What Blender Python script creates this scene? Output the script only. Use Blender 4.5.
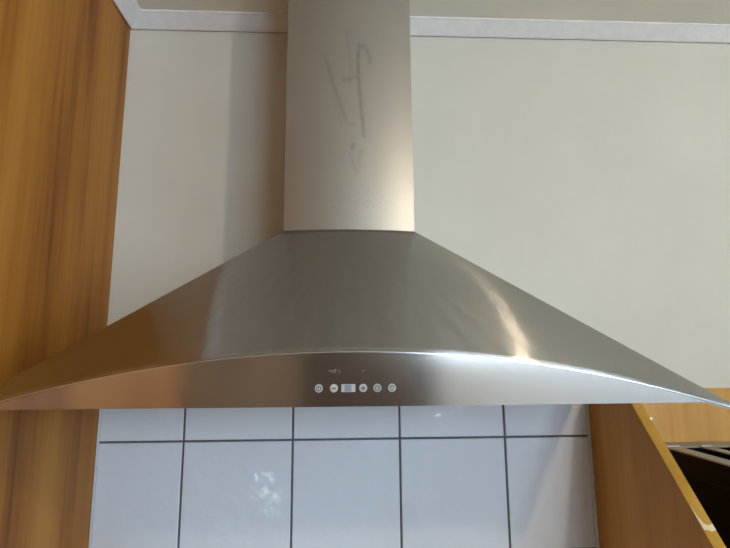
import bpy, bmesh, math, random
from mathutils import Vector, Matrix, noise
random.seed(7)
for o in list(bpy.data.objects):
    bpy.data.objects.remove(o)
scene = bpy.context.scene
col = scene.collection
EYE = 1.55                      # eye height above the floor; heights below are given relative to the eye

# ---------------------------------------------------------------- camera
cam_data = bpy.data.cameras.new('camera')
cam = bpy.data.objects.new('camera', cam_data); col.objects.link(cam)
cam_data.sensor_width = 36.0
cam_data.lens = 495.26 / 730 * 36.0
cam_data.clip_start = 0.01
right = Vector((0.9989661, -0.04505089, -0.00609558))
up = Vector((-0.00133634, -0.16312408, 0.98660466))
fwd = Vector((0.04544175, 0.98557646, 0.16301563))
m = Matrix((right, up, -fwd)).transposed().to_4x4()
m.translation = Vector((-0.0048, -0.971, EYE))
cam.matrix_world = m
scene.camera = cam

# ---------------------------------------------------------------- sky and exposure
world = bpy.data.worlds.new('sky'); scene.world = world; world.use_nodes = True
bg = world.node_tree.nodes['Background']
bg.inputs['Color'].default_value = (0.62, 0.80, 1.0, 1)
bg.inputs['Strength'].default_value = 14.0
scene.view_settings.view_transform = 'Standard'
scene.view_settings.look = 'None'
scene.view_settings.exposure = 0.0
scene.view_settings.gamma = 1.0
scene.view_settings.use_curve_mapping = False
# two unseen, guessed kitchen windows, in the right wall and behind the viewer: portals steer the sky light through them
WY0, WY1, WZ0, WZ1, YB, RX1 = -2.90, -1.70, -0.50, 0.55, -3.1, 2.35
BX0, BX1, BZ0, BZ1 = 0.62, 2.28, -0.20, 0.62
for p, r, sx, sy in (((RX1 + 0.11, (WY0 + WY1) / 2, EYE + (WZ0 + WZ1) / 2), 90, WY1 - WY0, WZ1 - WZ0),
                     (((BX0 + BX1) / 2, YB - 0.13, EYE + (BZ0 + BZ1) / 2), 0, BX1 - BX0, BZ1 - BZ0)):
    pl = bpy.data.lights.new('window_portal', 'AREA'); pl.shape = 'RECTANGLE'
    pl.size = sx; pl.size_y = sy; pl.cycles.is_portal = True
    po = bpy.data.objects.new('window_portal', pl); col.objects.link(po)
    po.location = p; po.rotation_euler = (math.radians(90), 0, math.radians(r))
LAMP = (0.78, -1.44, 0.60); LAMP_POWER = 440.0; LAMP_COL = (1.0, 0.84, 0.62)

# ---------------------------------------------------------------- materials
def new_mat(name):
    mt = bpy.data.materials.new(name); mt.use_nodes = True
    nt = mt.node_tree
    return mt, nt, nt.nodes['Principled BSDF']
def node(nt, kind, **kw):
    n = nt.nodes.new(kind)
    for k, v in kw.items(): setattr(n, k, v)
    return n
def ramp(nt, fac, stops):
    r = node(nt, 'ShaderNodeValToRGB')
    e = r.color_ramp.elements
    e[0].position, e[0].color = stops[0][0], (*stops[0][1], 1)
    e[1].position, e[1].color = stops[-1][0], (*stops[-1][1], 1)
    for p, c in stops[1:-1]:
        x = e.new(p); x.color = (*c, 1)
    nt.links.new(fac, r.inputs['Fac']); return r.outputs['Color']
def coords(nt, scale):
    tc = node(nt, 'ShaderNodeTexCoord'); mp = node(nt, 'ShaderNodeMapping')
    mp.inputs['Scale'].default_value = scale
    nt.links.new(tc.outputs['Object'], mp.inputs['Vector']); return mp.outputs['Vector']
def noise_tex(nt, vec, scale, detail=3, rough=0.5):
    n = node(nt, 'ShaderNodeTexNoise'); n.inputs['Scale'].default_value = scale
    n.inputs['Detail'].default_value = detail; n.inputs['Roughness'].default_value = rough
    nt.links.new(vec, n.inputs['Vector']); return n.outputs['Fac']
def bump(nt, b, h, strength, dist):
    n = node(nt, 'ShaderNodeBump'); n.inputs['Strength'].default_value = strength
    n.inputs['Distance'].default_value = dist
    nt.links.new(h, n.inputs['Height']); nt.links.new(n.outputs['Normal'], b.inputs['Normal'])
def plain(name, colr, rough=0.5, metal=0.0, grain=0.04, gscale=60):
    mt, nt, b = new_mat(name)
    f = noise_tex(nt, coords(nt, (1, 1, 1)), gscale, 3)
    lo = tuple(max(0, c * (1 - grain)) for c in colr); hi = tuple(min(1, c * (1 + grain)) for c in colr)
    nt.links.new(ramp(nt, f, [(0.3, lo), (0.7, hi)]), b.inputs['Base Color'])
    b.inputs['Roughness'].default_value = rough; b.inputs['Metallic'].default_value = metal
    return mt
def wood(name, dark, mid, light, rough=0.5, sc=(1, 1, 1)):
    mt, nt, b = new_mat(name)
    v = coords(nt, (9 * sc[0], 9 * sc[1], 0.55 * sc[2]))
    f1 = noise_tex(nt, v, 1.6, 3, 0.55)
    v2 = coords(nt, (70 * sc[0], 70 * sc[1], 1.6 * sc[2]))
    f2 = noise_tex(nt, v2, 1.5, 4, 0.6)
    mx = node(nt, 'ShaderNodeMix'); mx.inputs['Factor'].default_value = 0.22
    nt.links.new(f1, mx.inputs[2]); nt.links.new(f2, mx.inputs[3])
    nt.links.new(ramp(nt, mx.outputs[0], [(0.32, dark), (0.46, mid), (0.64, light)]), b.inputs['Base Color'])
    b.inputs['Roughness'].default_value = rough
    b.inputs['Specular IOR Level'].default_value = 0.3
    bump(nt, b, f2, 0.15, 0.0006)
    return mt
def steel(name, colr, rough=0.3, aniso=0.8, brush=(4, 4, 900), rot=0.0, stain=False, spread=0.0):
    mt, nt, b = new_mat(name)
    b.inputs['Metallic'].default_value = 1.0
    f = noise_tex(nt, coords(nt, brush), 1.0, 3)
    cl = noise_tex(nt, coords(nt, (1, 1, 1)), 9.0, 3)
    mp = node(nt, 'ShaderNodeMapRange')
    mp.inputs['To Min'].default_value = rough * 0.85; mp.inputs['To Max'].default_value = rough * 1.15
    nt.links.new(f, mp.inputs['Value']); nt.links.new(mp.outputs['Result'], b.inputs['Roughness'])
    cc = ramp(nt, cl, [(0.3, tuple(c * 0.95 for c in colr)), (0.7, colr)])
    if stain:
        at = node(nt, 'ShaderNodeAttribute', attribute_name='stain')
        mx = node(nt, 'ShaderNodeMix', data_type='RGBA')
        nt.links.new(at.outputs['Fac'], mx.inputs[0]); nt.links.new(cc, mx.inputs[6])
        mx.inputs[7].default_value = (0.10, 0.085, 0.07, 1); cc = mx.outputs[2]
    nt.links.new(cc, b.inputs['Base Color'])
    b.inputs['Anisotropic'].default_value = aniso
    b.inputs['Anisotropic Rotation'].default_value = rot
    tg = node(nt, 'ShaderNodeTangent', direction_type='UV_MAP', uv_map='UVMap')
    nt.links.new(tg.outputs['Tangent'], b.inputs['Tangent'])
    if spread:                  # brushed scratches tilt the surface across the grain
        tc = node(nt, 'ShaderNodeTexCoord'); mpp = node(nt, 'ShaderNodeMapping')
        mpp.inputs['Scale'].default_value = (37, 26000, 1); nt.links.new(tc.outputs['UV'], mpp.inputs['Vector'])
        sf = noise_tex(nt, mpp.outputs['Vector'], 1.0, 2, 0.6)
        geo = node(nt, 'ShaderNodeNewGeometry')
        cr = node(nt, 'ShaderNodeVectorMath', operation='CROSS_PRODUCT')
        nt.links.new(geo.outputs['Normal'], cr.inputs[0]); nt.links.new(tg.outputs['Tangent'], cr.inputs[1])
        sb = node(nt, 'ShaderNodeMath', operation='MULTIPLY_ADD'); sb.inputs[1].default_value = spread; sb.inputs[2].default_value = -0.5 * spread
        nt.links.new(sf, sb.inputs[0])
        sl = node(nt, 'ShaderNodeVectorMath', operation='SCALE'); nt.links.new(cr.outputs[0], sl.inputs[0]); nt.links.new(sb.outputs[0], sl.inputs['Scale'])
        ad = node(nt, 'ShaderNodeVectorMath', operation='ADD'); nt.links.new(geo.outputs['Normal'], ad.inputs[0]); nt.links.new(sl.outputs[0], ad.inputs[1])
        nm = node(nt, 'ShaderNodeVectorMath', operation='NORMALIZE'); nt.links.new(ad.outputs[0], nm.inputs[0])
        nt.links.new(nm.outputs[0], b.inputs['Normal'])
    else:
        bump(nt, b, f, 0.05, 0.0002)
    if stain:                   # dull greasy film: half of the sheen is much wider
        b2 = node(nt, 'ShaderNodeBsdfPrincipled'); b2.inputs['Metallic'].default_value = 1.0
        b2.inputs['Roughness'].default_value = 0.62; nt.links.new(cc, b2.inputs['Base Color'])
        ms = node(nt, 'ShaderNodeMixShader'); ms.inputs[0].default_value = 0.6
        nt.links.new(b.outputs[0], ms.inputs[1]); nt.links.new(b2.outputs[0], ms.inputs[2])
        nt.links.new(ms.outputs[0], nt.nodes['Material Output'].inputs['Surface'])
    return mt
def emit(name, colr, strength):
    mt, nt, b = new_mat(name)
    b.inputs['Base Color'].default_value = (0.9, 0.9, 0.9, 1)
    b.inputs['Emission Color'].default_value = (*colr, 1); b.inputs['Emission Strength'].default_value = strength
    return mt

M = {}
M['wall'] = plain('cream_paint', (0.66, 0.63, 0.54), 0.6, 0, 0.03, 5)
M['ceiling'] = plain('ceiling_paint', (0.92, 0.89, 0.79), 0.7, 0, 0.03, 5)
M['cornice'] = plain('white_gloss_paint', (0.80, 0.79, 0.78), 0.35)
M['wood'] = wood('orange_wood_veneer', (0.18, 0.054, 0.007), (0.36, 0.136, 0.016), (0.48, 0.21, 0.032))
M['wood_side'] = wood('brown_wood_veneer', (0.44, 0.165, 0.020), (0.57, 0.24, 0.034), (0.66, 0.31, 0.055), 0.45)
M['wood_back'] = wood('honey_wood_veneer', (0.42, 0.20, 0.040), (0.54, 0.285, 0.070), (0.63, 0.365, 0.11), 0.4)
M['wood_lip'] = wood('yellow_wood_edging', (0.36, 0.17, 0.020), (0.44, 0.23, 0.030), (0.52, 0.29, 0.045), 0.35)
M['grout'] = plain('grey_grout', (0.14, 0.13, 0.13), 0.9, 0, 0.15, 90)
M['caulk'] = plain('white_sealant', (0.72, 0.73, 0.76), 0.5)
M['canopy'] = steel('brushed_steel_canopy', (0.43, 0.425, 0.41), 0.15, 0.9, (3, 3, 500), rot=0.25, spread=4.6)
M['panel'] = steel('brushed_steel_front', (0.70, 0.67, 0.63), 0.13, 0.4, (3, 3, 900))
M['flue'] = steel('brushed_steel_flue', (0.40, 0.37, 0.32), 0.36, 0.0, (3, 3, 700), stain=True)
M['edge'] = plain('polished_steel_edge', (0.88, 0.88, 0.90), 0.20, 1.0, 0.02)
M['black'] = plain('black_plastic', (0.003, 0.003, 0.0035), 0.45)
M['dark'] = plain('dark_cavity', (0.012, 0.011, 0.010), 0.7)
M['black'].node_tree.nodes['Principled BSDF'].inputs['Specular IOR Level'].default_value = 0.15
M['trim_steel'] = plain('satin_steel', (0.50, 0.48, 0.44), 0.35, 1.0)
M['button'] = plain('pale_grey_button', (0.50, 0.50, 0.47), 0.4)
M['symbol'] = plain('dark_print', (0.07, 0.065, 0.06), 0.6)
M['lcd'] = plain('blue_grey_lcd', (0.26, 0.29, 0.38), 0.2)
M['print'] = plain('pale_print', (0.26, 0.22, 0.17), 0.5)
M['glint_kettle'] = plain('polished_steel', (0.85, 0.84, 0.82), 0.11, 1.0, 0.02)
M['rail'] = plain('grey_satin_metal', (0.34, 0.32, 0.28), 0.45, 0.3)
M['screw'] = plain('zinc_screw', (0.75, 0.72, 0.74), 0.3, 0.8)
M['bench'] = plain('pale_laminate', (0.62, 0.60, 0.56), 0.35, 0, 0.06, 200)
M['floor'] = plain('beige_vinyl', (0.52, 0.46, 0.38), 0.5, 0, 0.1, 12)
M['door'] = wood('dark_door_wood', (0.10, 0.068, 0.045), (0.14, 0.10, 0.07), (0.18, 0.13, 0.09), 0.5)
M['white_lam'] = plain('white_laminate', (0.84, 0.86, 0.89), 0.4)
M['tan'] = wood('pale_tan_wood', (0.42, 0.30, 0.22), (0.50, 0.37, 0.28), (0.56, 0.43, 0.33), 0.5)
M['frame'] = plain('white_frame', (0.75, 0.75, 0.74), 0.4)
M['chip'] = plain('bare_chipboard', (0.74, 0.60, 0.38), 0.8)
def glass_mat():
    mt = bpy.data.materials.new('window_glass'); mt.use_nodes = True
    nt = mt.node_tree; nt.nodes.clear()
    out = node(nt, 'ShaderNodeOutputMaterial'); t = node(nt, 'ShaderNodeBsdfTransparent'); g = node(nt, 'ShaderNodeBsdfGlossy')
    g.inputs['Roughness'].default_value = 0.02
    lw = node(nt, 'ShaderNodeFresnel'); lw.inputs['IOR'].default_value = 1.45
    mx = node(nt, 'ShaderNodeMixShader')
    nt.links.new(lw.outputs[0], mx.inputs[0]); nt.links.new(t.outputs[0], mx.inputs[1]); nt.links.new(g.outputs[0], mx.inputs[2])
    nt.links.new(mx.outputs[0], out.inputs['Surface']); return mt
M['glass'] = glass_mat()
def tile_mat():
    mt, nt, b = new_mat('white_glazed_tile')
    oi = node(nt, 'ShaderNodeObjectInfo')
    cr = ramp(nt, oi.outputs['Random'], [(0.0, (0.83, 0.87, 0.93)), (1.0, (0.86, 0.90, 0.95))])
    nt.links.new(cr, b.inputs['Base Color'])
    b.inputs['Roughness'].default_value = 0.06
    tc = node(nt, 'ShaderNodeTexCoord'); ad = node(nt, 'ShaderNodeVectorMath', operation='ADD')
    sc = node(nt, 'ShaderNodeMath', operation='MULTIPLY'); sc.inputs[1].default_value = 13.0
    nt.links.new(oi.outputs['Random'], sc.inputs[0])
    nt.links.new(tc.outputs['Object'], ad.inputs[0]); nt.links.new(sc.outputs[0], ad.inputs[1])
    f = noise_tex(nt, ad.outputs[0], 26.0, 2, 0.4)
    bump(nt, b, f, 0.6, 0.004)
    return mt
M['tile'] = tile_mat()

# ---------------------------------------------------------------- mesh helpers (coordinates: x right, y into wall, z relative to the eye)
WL = {}
def empty(name, p):
    o = bpy.data.objects.new(name, None); col.objects.link(o)
    o.location = (p[0], p[1], p[2] + EYE); o.empty_display_size = 0.05
    WL[o] = Vector(o.location); return o
def build(name, bm, mat, parent=None, smooth=False, origin=None):
    """bm is in eye-relative world coordinates; the object's origin goes to `origin` or to the mesh's base centre"""
    bmesh.ops.recalc_face_normals(bm, faces=bm.faces)
    for v in bm.verts: v.co.z += EYE
    if origin is None:
        xs = [v.co.x for v in bm.verts]; ys = [v.co.y for v in bm.verts]; zs = [v.co.z for v in bm.verts]
        org = Vector(((min(xs) + max(xs)) / 2, (min(ys) + max(ys)) / 2, min(zs)))
    else:
        org = Vector((origin[0], origin[1], origin[2] + EYE))
    for v in bm.verts: v.co -= org
    me = bpy.data.meshes.new(name); bm.to_mesh(me); bm.free()
    if smooth:
        for p in me.polygons: p.use_smooth = True
    me.materials.append(M[mat])
    o = bpy.data.objects.new(name, me); col.objects.link(o)
    WL[o] = org.copy()
    if parent is not None:
        o.parent = parent; o.location = org - WL[parent]
    else:
        o.location = org
    return o
def add_box(bm, x0, x1, y0, y1, z0, z1, bev=0.0, seg=2):
    g = bmesh.ops.create_cube(bm, size=1.0)
    for v in g['verts']:
        v.co = Vector(((x0 + x1) / 2 + v.co.x * (x1 - x0), (y0 + y1) / 2 + v.co.y * (y1 - y0), (z0 + z1) / 2 + v.co.z * (z1 - z0)))
    if bev > 0:
        es = set()
        for v in g['verts']: es.update(v.link_edges)
        bmesh.ops.bevel(bm, geom=list(es), offset=bev, segments=seg, affect='EDGES', profile=0.5)
    return bm
def box(x0, x1, y0, y1, z0, z1, bev=0.0, seg=2):
    return add_box(bmesh.new(), x0, x1, y0, y1, z0, z1, bev, seg)
def prism_x(pts, x0, x1, bev=0.0):
    """polygon in (y, z) extruded along x"""
    bm = bmesh.new()
    a = [bm.verts.new((x0, y, z)) for y, z in pts]; b = [bm.verts.new((x1, y, z)) for y, z in pts]
    n = len(pts)
    bm.faces.new(a); bm.faces.new(b[::-1])
    for i in range(n): bm.faces.new((a[i], b[i], b[(i + 1) % n], a[(i + 1) % n]))
    if bev: bmesh.ops.bevel(bm, geom=list(bm.edges), offset=bev, segments=1, affect='EDGES')
    return bm
def add_disc(bm, c, r, depth, n=20, axis='y', r2=None):
    """short cylinder whose front face sits at c, body going along +axis"""
    r2 = r if r2 is None else r2
    def P(a, rr, d):
        u, w = math.cos(a) * rr, math.sin(a) * rr
        return (c[0] + u, c[1] + d, c[2] + w) if axis == 'y' else ((c[0] + u, c[1] + w, c[2] + d) if axis == 'z' else (c[0] + d, c[1] + u, c[2] + w))
    a = [bm.verts.new(P(2 * math.pi * i / n, r, 0)) for i in range(n)]
    b = [bm.verts.new(P(2 * math.pi * i / n, r2, depth)) for i in range(n)]
    bm.faces.new(a); bm.faces.new(b[::-1])
    for i in range(n): bm.faces.new((a[i], b[i], b[(i + 1) % n], a[(i + 1) % n]))
    return bm
def lathe(c, prof, n=32):
    """prof: list of (r, z) along z axis around c"""
    bm = bmesh.new(); rings = []
    for r, z in prof:
        rings.append([bm.verts.new((c[0] + r * math.cos(2 * math.pi * i / n), c[1] + r * math.sin(2 * math.pi * i / n), c[2] + z)) for i in range(n)])
    for a, b in zip(rings, rings[1:]):
        for i in range(n): bm.faces.new((a[i], a[(i + 1) % n], b[(i + 1) % n], b[i]))
    bm.faces.new(rings[0][::-1]); bm.faces.new(rings[-1])
    return bm
def tag(o, label, cat, group=None):
    o['label'] = label; o['category'] = cat
    if group: o['group'] = group
    return o
def struct(o, label=None, cat=None):
    o['kind'] = 'structure'
    if label: o['label'] = label
    if cat: o['category'] = cat
    return o
def grid_uv(rows, closed=False):
    """rows of points -> bmesh grid with a UV map (u along the row, v across)"""
    bm = bmesh.new(); uv = bm.loops.layers.uv.new('UVMap')
    V = [[bm.verts.new(p) for p in r] for r in rows]
    nr, nc = len(rows), len(rows[0])
    for i in range(nr - 1):
        for j in range(nc - 1):
            q = [(i, j), (i, j + 1), (i + 1, j + 1), (i + 1, j)]
            f = bm.faces.new([V[a][b] for a, b in q])
            for l, (a, b) in zip(f.loops, q): l[uv].uv = (b / (nc - 1), a / (nr - 1))
    return bm

# ---------------------------------------------------------------- room shell
XL, XR = -0.453, 0.470          # faces of the tall cabinet and the appliance unit beside the hob niche
ZC, ZF = 0.709, -EYE            # ceiling, floor
RX0 = -1.55                     # left side wall of the room
BENCH = -0.63
wall = struct(build('wall_back', box(RX0 - 0.1, RX1 + 0.1, 0.0, 0.12, ZF, ZC + 0.02), 'wall'), 'cream painted kitchen wall behind the range hood', 'wall')
struct(build('floor', box(RX0 - 0.1, RX1 + 0.1, YB - 0.12, 0.12, ZF - 0.1, ZF), 'floor'), 'beige vinyl kitchen floor', 'floor')
struct(build('ceiling', box(RX0 - 0.1, RX1 + 0.1, YB - 0.12, 0.12, ZC, ZC + 0.1), 'ceiling'), 'cream painted ceiling above the hood', 'ceiling')
struct(build('wall_left', box(RX0 - 0.1, RX0, YB, 0.0, ZF, ZC), 'wall'), 'plain cream wall on the left of the kitchen', 'wall')
bm = bmesh.new()
add_box(bm, RX1, RX1 + 0.1, WY1, 0.0, ZF, ZC); add_box(bm, RX1, RX1 + 0.1, YB, WY0, ZF, ZC)
add_box(bm, RX1, RX1 + 0.1, WY0, WY1, ZF, WZ0); add_box(bm, RX1, RX1 + 0.1, WY0, WY1, WZ1, ZC)
struct(build('wall_right', bm, 'wall'), 'cream wall with a guessed wide window on the right of the kitchen', 'wall')
bm = bmesh.new()
add_box(bm, RX0 - 0.1, BX0, YB - 0.12, YB, ZF, ZC)
add_box(bm, BX0, BX1, YB - 0.12, YB, ZF, BZ0)
add_box(bm, BX0, BX1, YB - 0.12, YB, BZ1, ZC)
add_box(bm, BX1, RX1 + 0.1, YB - 0.12, YB, ZF, ZC)
struct(build('wall_front', bm, 'wall'), 'pale wall with a guessed wide window behind the viewer', 'wall')
w = struct(build('window_1', box(RX1 + 0.058, RX1 + 0.064, WY0, WY1, WZ0, WZ1), 'glass'), 'unseen, guessed kitchen window in the right wall', 'window')
wm = (WY0 + WY1) / 2
for y0, y1, z0, z1 in ((WY0, WY0 + 0.045, WZ0, WZ1), (WY1 - 0.045, WY1, WZ0, WZ1), (wm - 0.025, wm + 0.025, WZ0 + 0.045, WZ1 - 0.045)):
    build('window_frame', box(RX1 + 0.03, RX1 + 0.09, y0, y1, z0, z1, 0.003), 'frame', w)
for z0, z1 in ((WZ0, WZ0 + 0.045), (WZ1 - 0.045, WZ1)):
    build('window_frame', box(RX1 + 0.03, RX1 + 0.09, WY0 + 0.045, WY1 - 0.045, z0, z1, 0.003), 'frame', w)
w = struct(build('window_2', box(BX0, BX1, YB - 0.073, YB - 0.067, BZ0, BZ1), 'glass'), 'unseen, guessed kitchen window behind the viewer', 'window')
wm = (BX0 + BX1) / 2
for x0, x1, z0, z1 in ((BX0, BX0 + 0.045, BZ0, BZ1), (BX1 - 0.045, BX1, BZ0, BZ1), (wm - 0.025, wm + 0.025, BZ0 + 0.045, BZ1 - 0.045)):
    build('window_frame', box(x0, x1, YB - 0.10, YB - 0.04, z0, z1, 0.003), 'frame', w)
for z0, z1 in ((BZ0, BZ0 + 0.045), (BZ1 - 0.045, BZ1)):
    build('window_frame', box(BX0 + 0.045, BX1 - 0.045, YB - 0.10, YB - 0.04, z0, z1, 0.003), 'frame', w)
# cornice: a sloping white moulding along the wall and along the tall cabinet, mitred in the corner
CP, CZ0 = 0.031, 0.685
CAB_Y = -1.22                   # front of the tall cabinet
def cornice(name, a, b, n, label):
    """a,b: ends on the wall at cornice bottom, n: unit vector out of the wall; mitre both ends by CP where flagged"""
    bm = bmesh.new(); prof = [(0.0, 0.0), (0.004, -0.002), (0.007, 0.0), (CP - 0.002, ZC - CZ0 - 0.004), (CP, ZC - CZ0 - 0.003), (CP, ZC - CZ0), (0.0, ZC - CZ0)]
    (pa, ma), (pb, mb) = a, b
    rings = []
    for p, mi in ((pa, ma), (pb, mb)):
        rings.append([bm.verts.new((p[0] + n[0] * t + mi[0] * t, p[1] + n[1] * t + mi[1] * t, CZ0 + h)) for t, h in prof])
    k = len(prof)
    bm.faces.new(rings[0]); bm.faces.new(rings[1][::-1])
    for i in range(k): bm.faces.new((rings[0][i], rings[1][i], rings[1][(i + 1) % k], rings[0][(i + 1) % k]))
    return struct(build(name, bm, 'cornice'), label, 'cornice')
cornice('trim_1', ((XL, 0), (1, 0)), ((RX1, 0), (0, 0)), (0, -1), 'white sloping cornice along the top of the back wall')
cornice('trim_2', ((XL, 0), (0, -1)), ((XL, CAB_Y), (0, 0)), (1, 0), 'white sloping cornice along the top of the tall cabinet')

# tiled splashback: every tile its own piece, set proud of a dark grout bed
TX = [-0.2969 + 0.2 * k for k in range(-1, 5)]
TZ = [0.0, -0.1535, -0.3535, -0.5535, BENCH + 0.0005]
G = 0.0019
bed = build('grout_bed', box(XL + 0.001, XR - 0.001, -0.005, -0.0002, BENCH + 0.001, TZ[0]), 'grout', wall)
def tile_bm(x0, x1, z0, z1):
    bm = box(x0, x1, -0.0075, -0.001, z0, z1)
    es = [e for e in bm.edges if all(v.co.y < -0.005 for v in e.verts)]
    bmesh.ops.bevel(bm, geom=es, offset=0.0016, segments=3, affect='EDGES', profile=0.5)
    return bm
for r in range(len(TZ) - 1):
    for c in range(len(TX) - 1):
        x0 = max(TX[c] + G, XL + 0.004); x1 = min(TX[c + 1] - G, XR - 0.006)
        z1 = TZ[r] - G; z0 = TZ[r + 1] + (G if r < 3 else 0.004)
        t = build('tile', tile_bm(x0, x1, z0, z1), 'tile', wall)
        t.rotation_euler = (random.uniform(-1, 1) * 0.0025, 0, random.uniform(-1, 1) * 0.0025)
for x0, x1 in ((XL + 0.0002, XL + 0.0038), (XR - 0.0058, XR - 0.0002)):
    build('sealant_bead', box(x0, x1, -0.009, -0.001, BENCH + 0.002, TZ[0], 0.0008, 1), 'caulk', wall)

# ---------------------------------------------------------------- tall wooden cabinet on the left
tc_ = empty('tall_cabinet', ((XL + RX0) / 2, CAB_Y / 2, ZF))
tag(tc_, 'tall orange wood veneer cabinet reaching the cornice left of the hood', 'cabinet')
build('side_panel', box(XL - 0.018, XL, CAB_Y, -0.001, ZF + 0.002, ZC - 0.002, 0.0006, 1), 'wood', tc_)
build('body', box(RX0 + 0.003, XL - 0.0185, CAB_Y + 0.022, -0.001, ZF + 0.08, ZC - 0.002), 'wood_side', tc_)
build('plinth', box(RX0 + 0.003, XL - 0.0185, CAB_Y + 0.07, -0.02, ZF + 0.002, ZF + 0.0795), 'black', tc_)
xm = (RX0 + XL) / 2
for x0, x1, hx in ((RX0 + 0.004, xm - 0.002, xm - 0.05), (xm + 0.002, XL - 0.02, xm + 0.05)):
    dr = build('door', box(x0, x1, CAB_Y, CAB_Y + 0.02, ZF + 0.085, ZC - 0.01, 0.001, 1), 'wood', tc_)
    build('handle', box(hx - 0.006, hx + 0.006, CAB_Y - 0.028, CAB_Y - 0.0005, -0.62, -0.46, 0.004), 'trim_steel', dr)

# ---------------------------------------------------------------- range hood
HX = 0.0085; HW = 0.450; YF = -0.410; ZB = -0.0545
CH0, CH1, CHY, CHB, CHZ = -0.0985, 0.1110, -0.200, 0.011, 0.197     # flue: sides, front corners, bulge, foot height
hood = empty('range_hood', (HX, YF / 2, ZB))
tag(hood, 'large brushed steel range hood with arched front lip and straight flue', 'range hood')
def lip_z(x):
    return 0.0045 - 0.0623 * ((x - HX) / 0.4193) ** 2
BOW = 0.008                     # the front edge bows out a little in plan
def front_y(x):
    return YF - BOW * (1 - ((x - HX) / HW) ** 2)
def flue_front(u):              # u in -1..1
    return ((CH0 + CH1) / 2 + u * (CH1 - CH0) / 2, CHY - CHB * (1 - u * u))
ZT = lip_z(HX + HW)
def side_z(y):                  # the side edges rise from the drooping tips to the level of the underside
    return min(ZB + 0.003, ZT + 0.2 * (y - YF))
def canopy_rows(off=0.0, nt=28):
    bottom, top = [], []
    for i in range(25):
        f = i / 24
        y = -0.001 + f * (YF + 0.001); bottom.append((HX - HW, y, side_z(y))); top.append((CH0, -0.001 + f * (CHY + 0.001), CHZ))
    for i in range(1, 81):
        u = -1 + 2 * i / 80
        x = HX + u * HW; bottom.append((x, front_y(x), lip_z(x)))
        fx, fy = flue_front(u); top.append((fx, fy, CHZ))
    for i in range(1, 25):
        f = 1 - i / 24
        y = -0.001 + f * (YF + 0.001); bottom.append((HX + HW, y, side_z(y))); top.append((CH1, -0.001 + f * (CHY + 0.001), CHZ))
    rows = []
    for k in range(nt + 1):
        t = k / nt
        rows.append([tuple(a + (b - a) * t for a, b in zip(p, q)) for p, q in zip(bottom, top)])
    return rows
cm = grid_uv(canopy_rows())
# crisp folds along the two front corners
for e in cm.edges:
    if all(abs(abs(((v.co.x - (HX + (v.co.z - ZT) / (CHZ - ZT) * ((CH0 + CH1) / 2 - HX))) / (HW + (v.co.z - ZT) / (CHZ - ZT) * ((CH1 - CH0) / 2 - HW)))) - 1) < 1e-3 and
           abs(v.co.y - (YF + (v.co.z - ZT) / (CHZ - ZT) * (CHY - YF))) < 1e-3 for v in e.verts):
        e.smooth = False
canopy = build('canopy', cm, 'canopy', hood, True)
so = canopy.modifiers.new('sheet', 'SOLIDIFY'); so.thickness = 0.0012; so.offset = -1
# polished folded edge along the arched front and the two sides
def sweep_lip():
    bm = bmesh.new(); prev = None
    pts = []
    for i in range(97):
        x = HX - HW + 2 * HW * i / 96; pts.append((x, front_y(x), lip_z(x)))
    for (x, y, z) in pts:
        ring = [bm.verts.new((x, y - 0.0012, z - 0.0006)), bm.verts.new((x, y - 0.0012, z + 0.0003)), bm.verts.new((x, y - 0.0008, z + 0.0006)),
                bm.verts.new((x, y + 0.0012, z + 0.0010)), bm.verts.new((x, y + 0.0012, z - 0.0010))]
        if prev:
            for k in range(5): bm.faces.new((prev[k], ring[k], ring[(k + 1) % 5], prev[(k + 1) % 5]))
        else: bm.faces.new(ring)
        prev = ring
    bm.faces.new(prev[::-1]); return bm
build('front_lip', sweep_lip(), 'edge', hood)
for sx in (-1, 1):
    x = HX + sx * HW
    ye = [YF + 0.0014 + (-0.001 - YF - 0.0014) * i / 24 for i in range(25)]
    build('side_lip', prism_x([(y, side_z(y) - 0.0002) for y in ye] + [(y, side_z(y) - 0.002) for y in ye[::-1]], x - 0.0012, x + 0.0012), 'edge', hood)
# lens-shaped control panel under the lip
xe = HW - 0.004
rows = [[], [], [], []]; TILT = 0.043      # the panel leans in towards its bottom edge
for i in range(81):
    x = HX - xe + 2 * xe * i / 80
    zt = lip_z(x) - 0.0008; zb = min(ZB, zt - 0.0016)
    for k in range(4): rows[k].append((x, front_y(x) + 0.0016 + TILT * (lip_z(HX) - zt + (zt - zb) * (1 - k / 3)), zb + (zt - zb) * k / 3))
pm = grid_uv(rows)
fp = build('control_panel', pm, 'panel', hood)
so = fp.modifiers.new('sheet', 'SOLIDIFY'); so.thickness = 0.0012; so.offset = 0
# underside tray and two grease filters
tr = build('underside_tray', prism_x([(YF + 0.012, ZB + 0.001), (-0.002, ZB + 0.001), (-0.002, ZB + 0.006), (YF + 0.012, ZB + 0.006)], HX - 0.42, HX + 0.42), 'trim_steel', hood)
for sx in (-1, 1):
    f = build('grease_filter', box(HX + sx * 0.155 - 0.145, HX + sx * 0.155 + 0.145, -0.36, -0.07, ZB - 0.001, ZB + 0.0008, 0.0006, 1), 'trim_steel', hood)
    build('filter_latch', box(HX + sx * 0.155 - 0.03, HX + sx * 0.155 + 0.03, -0.345, -0.325, ZB - 0.003, ZB - 0.0011, 0.0006, 1), 'black', f)
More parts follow.
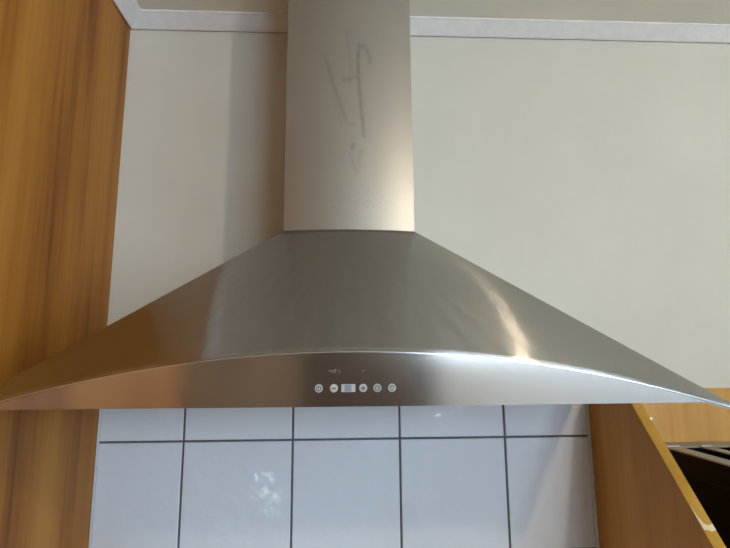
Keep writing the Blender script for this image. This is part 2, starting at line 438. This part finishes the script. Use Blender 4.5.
# flue with dried grease streaks
STAINS = [
[0.9, (0.0293, 0.5128), (0.0225, 0.5163), (0.0208, 0.4941), (0.0206, 0.4631), (0.0238, 0.4271), (0.0269, 0.3864), (0.03, 0.3532)] ,
[0.6, (0.0225, 0.5163), (0.031, 0.5165), (0.0377, 0.5037), (0.0409, 0.4854)] ,
[0.55, (-0.0363, 0.4965), (-0.0295, 0.4802), (-0.0227, 0.4531), (-0.0143, 0.4264), (-0.006, 0.3999), (0.0006, 0.3807)] ,
[0.3, (0.0023, 0.5418), (0.0056, 0.5085), (0.009, 0.4683)] ,
[0.8, (-0.0027, 0.4536), (0.0089, 0.4538)] ,
[0.5, (0.0139, 0.4575), (0.0223, 0.4577)] ,
[0.5, (0.0039, 0.3755), (0.0154, 0.3739)] ,
[0.9, (0.012, 0.3391), (0.012, 0.3322)] ,
[0.35, (0.0071, 0.3235), (0.0168, 0.293), (0.025, 0.3272)] ,
[0.25, (-0.0176, 0.4263), (-0.0125, 0.3963), (-0.0043, 0.3683)] ,
]
def seg_d(px, pz, a, b):
    ax, az = a; bx, bz = b
    dx, dz = bx - ax, bz - az; L = dx * dx + dz * dz
    t = 0 if L == 0 else max(0, min(1, ((px - ax) * dx + (pz - az) * dz) / L))
    return math.hypot(px - ax - t * dx, pz - az - t * dz)
us = [-1 + 2 * i / 100 for i in range(101)]
zs = [CHZ + (ZC - 0.001 - CHZ) * i / 230 for i in range(231)]
rows = [[(CH0, -0.001, z)] + [(CH0, -0.12, z)] + [(*flue_front(u), z) for u in us] + [(CH1, -0.12, z)] + [(CH1, -0.001, z)] for z in zs]
fm = grid_uv(rows)
for e in fm.edges:
    if all(abs(v.co.y - CHY) < 1e-5 for v in e.verts) and abs(e.verts[0].co.z - e.verts[1].co.z) > 1e-5: e.smooth = False
vals = []
fm.verts.ensure_lookup_table()
for v in fm.verts:
    s = 0.0; x, z = v.co.x, v.co.z
    if v.co.y < CHY - 1e-4:
        for st in STAINS:
            k = st[0]; P = st[1:]
            dd = min(seg_d(x, z, P[i], P[i + 1]) for i in range(len(P) - 1))
            wd = 0.0034 * (1 + 0.5 * noise.noise((x * 90, z * 60, k)))
            s = max(s, k * 0.5 * math.exp(-(dd / wd) ** 2) * (0.75 + 0.5 * noise.noise((x * 200, z * 120, 3))))
        if z < 0.275:           # fine grease speckles above the foot of the flue
            sp = noise.noise((x * 330, z * 330, 1)) - 0.32
            s = max(s, min(0.35, max(0, sp) * 1.6) * max(0, 1 - abs(z - 0.245) / 0.035) * max(0, 1 - abs(x - 0.02) / 0.08))
    vals.append(max(0.0, min(1.0, s)))
flue = build('flue', fm, 'flue', hood, True)
at = flue.data.attributes.new('stain', 'FLOAT', 'POINT')
at.data.foreach_set('value', vals)
YP = 0.0
def lean(bm):                   # set a piece modelled on y = 0 onto the leaning panel
    for v in bm.verts: v.co.y += front_y(v.co.x) + 0.0009 + TILT * (lip_z(HX) - v.co.z)
    return bm
# push buttons, display and the faint print above them
ZBTN = -0.0348
def ring(bm, c, r0, r1, y0, y1, a0=0.0, a1=2 * math.pi, n=18):
    full = abs(a1 - a0 - 2 * math.pi) < 1e-6
    R_ = []
    for i in range(n if full else n + 1):
        a = a0 + (a1 - a0) * i / n; cs, sn = math.cos(a), math.sin(a)
        R_.append([bm.verts.new((c[0] + r * cs, y, c[1] + r * sn)) for r, y in ((r0, y0), (r1, y0), (r1, y1), (r0, y1))])
    m_ = len(R_)
    for i in range(m_ if full else m_ - 1):
        a, b = R_[i], R_[(i + 1) % m_]
        for k in range(4): bm.faces.new((a[k], b[k], b[(k + 1) % 4], a[(k + 1) % 4]))
    if not full:
        bm.faces.new(R_[0]); bm.faces.new(R_[-1][::-1])
    return bm
def symbol(kind, x, z):
    bm = bmesh.new(); y0, y1 = YP - 0.00205, YP - 0.00155
    if kind in ('minus', 'plus'): add_box(bm, x - 0.0025, x + 0.0025, y0, y1, z - 0.0006, z + 0.0006)
    if kind == 'plus':
        add_box(bm, x - 0.0006, x + 0.0006, y0, y1, z + 0.00065, z + 0.0025); add_box(bm, x - 0.0006, x + 0.0006, y0, y1, z - 0.0025, z - 0.00065)
    if kind == 'power':
        ring(bm, (x, z), 0.0019, 0.0028, y0, y1, math.radians(120), math.radians(420)); add_box(bm, x - 0.0005, x + 0.0005, y0, y1, z + 0.0, z + 0.003)
    if kind == 'clock':
        ring(bm, (x, z), 0.0022, 0.0030, y0, y1); add_box(bm, x - 0.0004, x + 0.0004, y0, y1, z, z + 0.0018); add_box(bm, x + 0.0005, x + 0.0017, y0, y1, z - 0.0004, z + 0.0004)
    if kind == 'lamp':
        ring(bm, (x, z + 0.0006), 0.0014, 0.0023, y0, y1, math.radians(-50), math.radians(230)); add_box(bm, x - 0.0009, x + 0.0009, y0, y1, z - 0.0030, z - 0.0016)
    return bm
for kind, x in (('power', -0.0305), ('minus', -0.0140), ('plus', 0.0180), ('clock', 0.0336), ('lamp', 0.0497)):
    bm = add_disc(bmesh.new(), (x, YP - 0.0016, ZBTN), 0.0038, 0.0018, 24)
    ring(bm, (x, ZBTN), 0.00385, 0.0044, YP - 0.0011, YP, n=24)
    b_ = build('button', lean(bm), 'button', hood); b_['label'] = 'round pale button with %s symbol' % kind
    build('symbol', lean(symbol(kind, x, ZBTN)), 'symbol', b_)
dp = build('display', lean(box(-0.0059, 0.0094, YP - 0.0014, YP + 0.0002, ZBTN - 0.0042, ZBTN + 0.0042, 0.0003, 1)), 'button', hood)
build('screen', lean(box(-0.0022, 0.0052, YP - 0.0018, YP - 0.0014, ZBTN - 0.0037, ZBTN + 0.0037)), 'lcd', dp)
bm = bmesh.new()
zp = -0.0165
for x0, x1, z0, z1 in ((-0.0196, -0.0186, 0, .0016), (-0.0178, -0.0170, -.001, .0008), (-0.0161, -0.0152, -.0018, .0016), (-0.0135, -0.0126, -.0015, .0021),
                       (-0.0124, -0.0114, .0012, .0021), (-0.0124, -0.0114, -.0002, .0006), (-0.0088, -0.0076, .0006, .0016), (-0.0088, -0.0076, -.0014, -.0004),
                       (0.0172, 0.0184, -.0006, .0016), (0.0190, 0.0200, -.0002, .0010)):
    add_box(bm, x0, x1, YP - 0.00025, YP - 0.0000, zp + z0, zp + z1)
build('printed_marks', lean(bm), 'print', hood)['kind'] = 'stuff'

# ---------------------------------------------------------------- open wooden appliance unit on the right
UX1 = 1.02; UT = -0.0665; SH = -0.372; UY = -0.36
unit = empty('appliance_unit', ((XR + UX1) / 2, UY / 2, BENCH + 0.001))
tag(unit, 'open honey wood appliance unit with a slanted side panel right of the hood', 'cabinet')
SL = [(-0.0005, BENCH + 0.002), (UY, BENCH + 0.002), (UY, -0.2985), (-0.1417, UT), (-0.0005, UT)]
LT = 0.0165
sp_ = build('side_panel', prism_x([(y + (0.0012 if y < -0.1 else 0), z - (0.0012 if -0.3 < z and y < -0.1 else 0)) for y, z in SL], XR, XR + LT), 'wood_side', unit)
def lip_piece(p, q, th=0.0012):
    (y0, z0), (y1, z1) = p, q
    L = math.hypot(y1 - y0, z1 - z0); ny, nz = -(z1 - z0) / L, (y1 - y0) / L
    if ny > 0: ny, nz = -ny, -nz
    return prism_x([(y0, z0), (y1, z1), (y1 - ny * th, z1 - nz * th), (y0 - ny * th, z0 - nz * th)], XR - 0.0002, XR + LT + 0.0002)
for p, q in ((SL[2], SL[3]), (SL[1], SL[2])):
    build('edge_banding', lip_piece(p, q), 'wood_lip', sp_)
# chipped corner of the banding
dy, dz = SL[3][0] - SL[2][0], SL[3][1] - SL[2][1]
def on_slant(t, o=0.0003):
    L = math.hypot(dy, dz); return (SL[2][0] + dy * t - dz / L * o, SL[2][1] + dz * t + dy / L * o)
bm = bmesh.new()
ch = [(0.30, 0.0), (0.30, 0.25), (0.293, 0.55), (0.297, 1.0), (0.325, 1.0), (0.318, 0.6), (0.325, 0.3), (0.35, 0.14), (0.41, 0.0)]
A = []
for o in (0.0002, 0.0009):
    A.append([bm.verts.new((XR - 0.0002 + LT * 1.0 * w, *on_slant(t, o))) for t, w in ch])
bm.faces.new(A[0]); bm.faces.new(A[1][::-1])
for i in range(len(ch)): bm.faces.new((A[0][i], A[1][i], A[1][(i + 1) % len(ch)], A[0][(i + 1) % len(ch)]))
c_ = build('chipped_patch', bm, 'chip', sp_); c_['label'] = 'pale chip in the edge banding'
for z in (-0.225, -0.355):
    build('pin_hole', add_disc(bmesh.new(), (XR - 0.0004, -0.022, z), 0.0014, 0.001, 12, 'x'), 'dark', sp_)
build('back_panel', box(XR + LT + 0.0005, UX1 - 0.017, -0.012, -0.0008, BENCH + 0.002, UT + 0.0, 0.0005, 1), 'wood_back', unit)
sc_ = build('screw', lathe((0, 0, 0), [(0.001, 0), (0.0042, 0.0008), (0.0046, 0.0016), (0.0046, 0.0022)], 16), 'screw', unit, True)
sc_.rotation_euler = (math.radians(-90), 0, 0)
sc_.location = Vector((0.588, -0.0142, -0.1238 + EYE)) - WL[unit]
build('shelf', box(XR + LT + 0.0005, UX1 - 0.017, UY + 0.004, -0.0125, SH - 0.018, SH, 0.0005, 1), 'wood_back', unit)
build('side_panel', prism_x(SL, UX1 - 0.0165, UX1), 'wood_side', unit)

# ---------------------------------------------------------------- black toaster with a slotted steel top, inside the unit
TZ1 = -0.166; tx0, tx1, ty0, ty1 = 0.5795, 0.765, -0.335, -0.0135
toast = empty('toaster', ((tx0 + tx1) / 2, (ty0 + ty1) / 2, SH + 0.001))
tag(toast, 'black toaster with a slotted steel top standing in the wooden unit', 'toaster')
build('body', box(tx0 + 0.0008, tx1 - 0.0008, ty0, ty1 - 0.0005, SH + 0.012, TZ1 - 0.034, 0.004), 'black', toast)
bm = bmesh.new()
add_box(bm, tx0 + 0.0012, tx0 + 0.004, ty0 + 0.006, ty1 - 0.004, TZ1 - 0.0335, TZ1 - 0.0032)
add_box(bm, tx1 - 0.004, tx1 - 0.0012, ty0 + 0.006, ty1 - 0.004, TZ1 - 0.0335, TZ1 - 0.0032)
add_box(bm, tx0 + 0.0045, tx1 - 0.0045, ty0 + 0.006, ty0 + 0.010, TZ1 - 0.0335, TZ1 - 0.0032)
add_box(bm, tx0 + 0.0045, tx1 - 0.0045, ty1 - 0.008, ty1 - 0.004, TZ1 - 0.0335, TZ1 - 0.0032)
build('upper_shell', bm, 'black', toast)
S1, S2 = (0.607, 0.645), (0.6655, 0.7035)
sy0, sy1 = ty0 + 0.03, -0.060
for x0, x1 in ((tx0, S1[0]), (S1[1], S2[0]), (S2[1], tx1)):
    build('top_rail', box(x0, x1, sy0, sy1, TZ1 - 0.003, TZ1, 0.0008, 1), 'rail', toast)
build('top_end', box(tx0, tx1, sy1 + 0.0003, ty1, TZ1 - 0.003, TZ1, 0.0008, 1), 'rail', toast)
build('top_end', box(tx0, tx1, ty0, sy0 - 0.0003, TZ1 - 0.003, TZ1, 0.0008, 1), 'rail', toast)
for x0, x1 in ((tx0 + 0.001, S1[0] - 0.001), (S1[1] + 0.001, S2[0] - 0.001)):
    build('rail_tab', box(x0, x1, sy1 - 0.004, sy1 + 0.001, TZ1 + 0.0001, TZ1 + 0.0022, 0.0006, 1), 'screw', toast)
for x0, x1 in (S1, S2):
    build('slot_cavity', box(x0 + 0.001, x1 - 0.001, sy0 + 0.001, sy1 - 0.001, TZ1 - 0.0335, TZ1 - 0.030), 'dark', toast)
build('lever', box((tx0 + tx1) / 2 - 0.02, (tx0 + tx1) / 2 + 0.02, ty0 - 0.018, ty0 - 0.0005, -0.245, -0.232, 0.003), 'black', toast)
for x in (tx0 + 0.025, tx1 - 0.025):
    for y in (ty0 + 0.03, ty1 - 0.03):
        build('foot', add_disc(bmesh.new(), (x, y, SH + 0.0005), 0.010, 0.012, 14, 'z'), 'black', toast)

# ---------------------------------------------------------------- unseen polished vessel on the worktop, added to throw a glint into the tiles
kx, ky, kz = -0.290, -0.385, BENCH + 0.001
kt = empty('glint_kettle', (kx, ky, kz)); tag(kt, 'unseen polished steel vessel added on the worktop for its glint in the tiles', 'glint_kettle')
R_K = 0.125; cz = 0.232
prof = [(0.10, 0.0), (0.118, 0.01)] + [(R_K * math.cos(a), cz + R_K * math.sin(a)) for a in [math.radians(d_) for d_ in range(-5, 76, 5)]]
build('body', lathe((kx, ky, kz), prof, 64), 'glint_kettle', kt, True)
build('lid_knob', lathe((kx, ky, kz + cz + R_K * 0.966 + 0.0005), [(0.012, 0.0), (0.010, 0.008), (0.018, 0.016), (0.016, 0.024), (0.006, 0.027)], 24), 'black', kt, True)
bm = bmesh.new(); prev = None
for i in range(17):
    a = math.radians(-70 + 140 * i / 16); c = Vector((kx, ky - 0.140 - 0.045 * math.cos(a), kz + 0.16 + 0.085 * math.sin(a)))
    t_ = Vector((0, 0.045 * math.sin(a), 0.085 * math.cos(a))).normalized(); n_ = Vector((0, t_.z, -t_.y))
    rg = [bm.verts.new(c + n_ * (0.008 * math.cos(q)) + Vector((0.011 * math.sin(q), 0, 0))) for q in [2 * math.pi * k / 10 for k in range(10)]]
    if prev:
        for k in range(10): bm.faces.new((prev[k], rg[k], rg[(k + 1) % 10], prev[(k + 1) % 10]))
    else: bm.faces.new(rg)
    prev = rg
bm.faces.new(prev[::-1])
build('handle', bm, 'black', kt, True)

# ---------------------------------------------------------------- worktop and base unit below the frame
tag(build('worktop', box(XL + 0.001, RX1 - 0.002, -0.60, -0.0095, BENCH - 0.038, BENCH, 0.004), 'bench'), 'pale laminate worktop under the tiled splashback', 'worktop')
bu = empty('base_cabinet', (0.95, -0.3, ZF)); tag(bu, 'orange wood base cabinet carrying the pale worktop', 'cabinet')
build('body', box(XL + 0.002, RX1 - 0.003, -0.56, -0.002, ZF + 0.10, BENCH - 0.039), 'wood_side', bu)
build('plinth', box(XL + 0.002, RX1 - 0.003, -0.52, -0.02, ZF + 0.002, ZF + 0.099), 'black', bu)
nd = 5
for i in range(nd):
    a = XL + 0.004 + (RX1 - XL - 0.01) * i / nd; b = XL + 0.002 + (RX1 - XL - 0.01) * (i + 1) / nd
    dr = build('door', box(a, b, -0.58, -0.5605, ZF + 0.105, BENCH - 0.045, 0.001, 1), 'wood', bu)
    build('handle', box(a + 0.15, a + 0.29, -0.605, -0.5805, BENCH - 0.11, BENCH - 0.098, 0.004), 'trim_steel', dr)

# ---------------------------------------------------------------- unseen cupboards across the room, added for their reflections in the hood's front
def cupboard(name, x0, x1, top, mat, label):
    y0, y1 = YB + 0.44, YB + 0.004
    c = empty(name, ((x0 + x1) / 2, (y0 + y1) / 2, ZF)); tag(c, label, 'cupboard')
    build('body', box(x0, x1, y1, y0 - 0.021, ZF + 0.08, top, 0.001, 1), mat, c)
    build('plinth', box(x0 + 0.01, x1 - 0.01, y1, y0 - 0.06, ZF + 0.001, ZF + 0.0795), 'black', c)
    xm_ = (x0 + x1) / 2
    for a, b, h in ((x0, xm_ - 0.0015, xm_ - 0.04), (xm_ + 0.0015, x1, xm_ + 0.04)):
        dr = build('door', box(a, b, y0 - 0.0205, y0, ZF + 0.085, top - 0.004, 0.001, 1), mat, c)
        build('handle', box(h - 0.006, h + 0.006, y0 + 0.0005, y0 + 0.026, -0.75, -0.60, 0.004), 'trim_steel', dr)
cupboard('white_reflection_cupboard', 0.56, 2.30, -0.215, 'white_lam', 'unseen low white cupboard added to brighten the reflection in the hood front')
cupboard('dark_reflection_cupboard', -0.27, 0.50, 0.02, 'door', 'unseen dark cupboard standing in for the viewer reflected in the hood front')  # dark mass added in place of the viewer's reflection
cupboard('pale_reflection_cupboard', -0.95, -0.275, 0.02, 'tan', 'unseen tan wood cupboard added for the tan reflection in the hood front')

# ---------------------------------------------------------------- ceiling lamp behind the viewer (lights the scene)
lx, ly, lz = LAMP
lamp = empty('ceiling_lamp', (lx, ly, ZC - 0.001)); tag(lamp, 'small bare bulb ceiling lamp behind the viewer', 'lamp')
build('ceiling_rose', lathe((lx, ly, ZC - 0.022), [(0.02, 0), (0.045, 0.006), (0.05, 0.021)], 28), 'frame', lamp, True)
build('bulb_holder', lathe((lx, ly, lz + 0.032), [(0.017, 0), (0.019, 0.012), (0.016, 0.05), (0.012, 0.056)], 20), 'frame', lamp, True)
M['bulb'] = emit('glowing_bulb', LAMP_COL, LAMP_POWER)
build('bulb', lathe((lx, ly, lz), [(0.006, -0.028), (0.018, -0.023), (0.027, -0.010), (0.029, 0.002), (0.025, 0.015), (0.016, 0.026), (0.013, 0.031)], 16), 'bulb', lamp, True)
